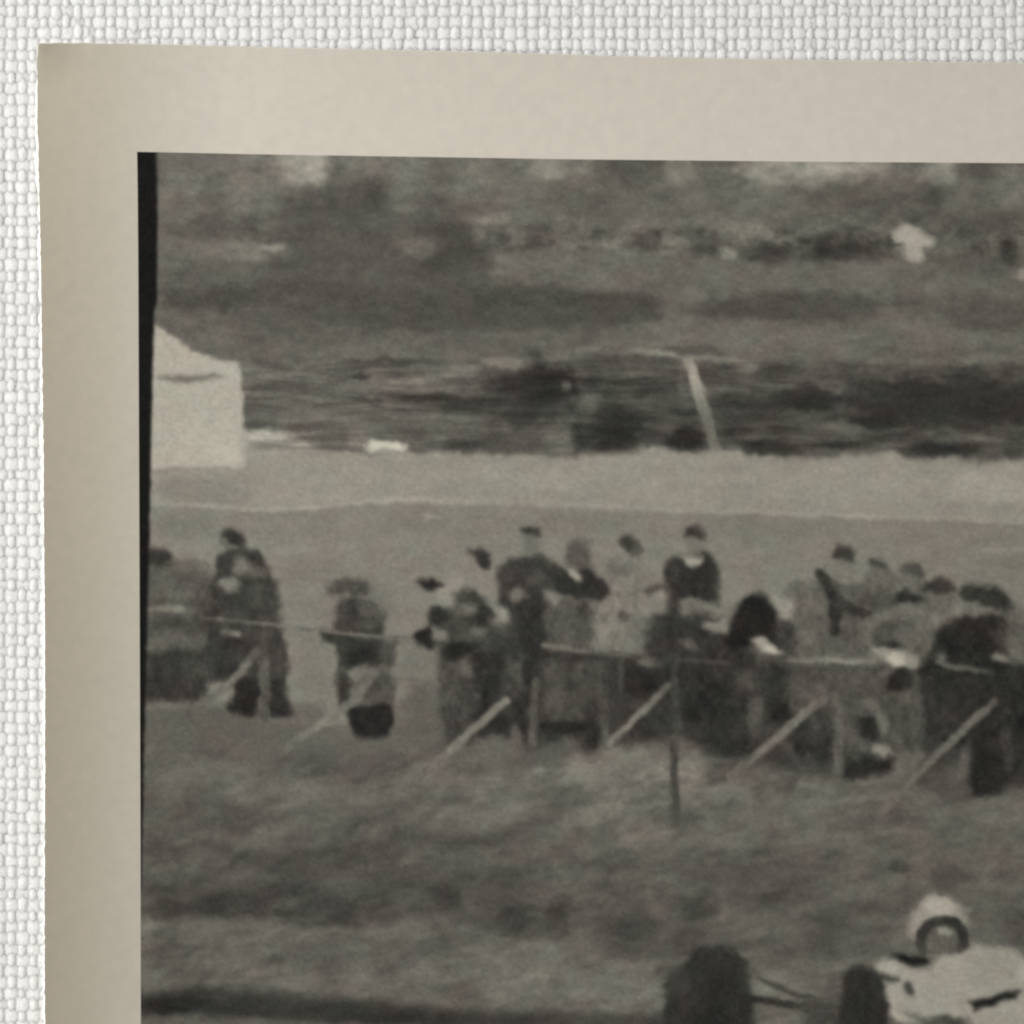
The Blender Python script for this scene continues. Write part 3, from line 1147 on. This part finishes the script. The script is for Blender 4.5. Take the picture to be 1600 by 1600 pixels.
ty = np.clip((NY - 82) / 162, 0, 1); fy = np.clip(1 - (NY - 244) / 300, 0, 1)
SX = NX + fx * ((1 - tx) * (edge_in(NY, PL) - 64) + tx * (edge_in(NY, XL) - 216))
SY = NY + fy * ((1 - ty) * (edge_in(NX, PT) - 82) + ty * (edge_in(NX, XT) - 244))
rough = np.random.RandomState(9)
SX[:, 0] += np.convolve(rough.normal(0, .55, len(gy)), [.3, .4, .3], 'same')
SY[0] += np.convolve(rough.normal(0, .55, len(gx)), [.3, .4, .3], 'same')
Z = bent(SX, SY)
K = 1 - Z / CAM_H                  # a raised point stands nearer the middle than it appears
WV = np.stack([(SX - 800) * K * U, (800 - SY) * K * U, Z * U], -1)
ncol = len(gx)
idx = np.arange(WV.shape[0] * ncol).reshape(WV.shape[0], ncol)
def quads(j, i):
    a = idx[j, i]
    return np.stack([a, idx[j + 1, i], idx[j + 1, i + 1], idx[j, i + 1]], -1)
def pick(name, F, mat, parent, attr=None):
    u, inv = np.unique(F, return_inverse=True)
    return mesh(name, WV.reshape(-1, 3)[u], inv.reshape(F.shape), mat, parent, attr=None if attr is None else attr[u])

photo = empty('photograph', 'black and white photograph with a cream border showing a race and spectators, on white cloth', 'photograph')
photo.location = (0, 0, 0)
jj, ii = np.mgrid[0:len(gy) - 1, 0:len(gx) - 1]
inside = (jj >= jr0) & (jj < jr1) & (ii >= ic0) & (ii < ic1)
pick('border', quads(jj[~inside], ii[~inside]), m_border, photo)

# cut edge all round: a worn slope from the face down to the back
ring = np.concatenate([idx[:, 0], idx[-1, 1:], idx[::-1, -1][1:], idx[0, ::-1][1:-1]])
top = WV.reshape(-1, 3)[ring].astype(float)
out = np.zeros_like(top)
nl, nb, nr = len(gy), len(gx) - 1, len(gy) - 1
out[:nl, 0] = -1
wid = np.full(len(ring), 1.2)
EDGE = rough.normal(0, 1, len(ring)); EDGE = np.convolve(EDGE, np.ones(9) / 5, 'same')
wid[:nl] = np.clip(3.6 + 2.6 * EDGE[:nl], .6, 7) * np.interp(gy, [75, 100, 200, 420, 800, 1600], [.3, .7, .9, 1, .9, .6])
out[nl:nl + nb] = (0, -1, 0); out[nl + nb:nl + nb + nr] = (1, 0, 0); out[nl + nb + nr:] = (0, 1, 0)
bot = top + out * (wid * U)[:, None]; bot[:, 2] -= THICK * U
n = len(ring); r = np.arange(n); r2 = (r + 1) % n
mesh('cut_edge', np.concatenate([top, bot]), np.stack([r, r2, r2 + n, r + n], -1)[:, ::-1], m_cut, photo)
# back of the paper
sub_j = np.unique(np.concatenate([np.arange(0, len(gy), 12), [len(gy) - 1]])); sub_i = np.unique(np.concatenate([np.arange(0, len(gx), 12), [len(gx) - 1]]))
BV = WV[np.ix_(sub_j, sub_i)].copy(); BV[..., 2] -= THICK * U
bi = np.arange(BV.shape[0] * BV.shape[1]).reshape(BV.shape[:2])
mesh('paper_back', BV.reshape(-1, 3), np.stack([bi[:-1, :-1], bi[:-1, 1:], bi[1:, 1:], bi[1:, :-1]], -1).reshape(-1, 4), m_back, photo)

# the picture, developed into the face of the print
ps = (slice(jr0, jr1 + 1), slice(ic0, ic1 + 1))
G, L, figs = develop(SX[ps], SY[ps], gx[ps[1]], gy[ps[0]], PICTURE)
cn = fbm(SX[ps], SY[ps], 44, 30, 81, 2)
rgb = np.stack([G * 1.02 + 1.6 * cn, G * .991 - 1.2 * cn, G * .915 - .5 * cn], -1).clip(3, 250) / 255
# what the eye reads off the print is ink times light: take the light of the curled paper out again
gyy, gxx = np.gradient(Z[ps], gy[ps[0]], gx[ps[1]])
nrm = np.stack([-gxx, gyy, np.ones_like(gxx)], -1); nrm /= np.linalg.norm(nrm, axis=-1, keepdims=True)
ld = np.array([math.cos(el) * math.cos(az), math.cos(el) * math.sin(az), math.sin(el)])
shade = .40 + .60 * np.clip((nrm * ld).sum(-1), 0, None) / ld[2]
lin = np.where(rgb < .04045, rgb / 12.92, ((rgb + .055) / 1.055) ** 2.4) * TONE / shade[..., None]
full = np.zeros((*NX.shape, 4)); full[..., 3] = 1
full[ps + (slice(0, 3),)] = np.clip(lin, .002, .95)
full = full.reshape(-1, 4)
LAB = np.zeros(NX.shape, int); LAB[ps] = L
pj, pi = jj[inside], ii[inside]
lab = LAB[pj, pi]
car = None
for k, (name, text) in enumerate(figs):
    s = lab == k
    if s.sum() < 12: continue
    par = car if (car and name in ('printed_wheel', 'printed_suspension', 'printed_driver')) else photo
    o = pick(name, quads(pj[s], pi[s]), m_pic, par, full)
    if text: o['label'] = text
    if name == 'printed_racing_car': car = o
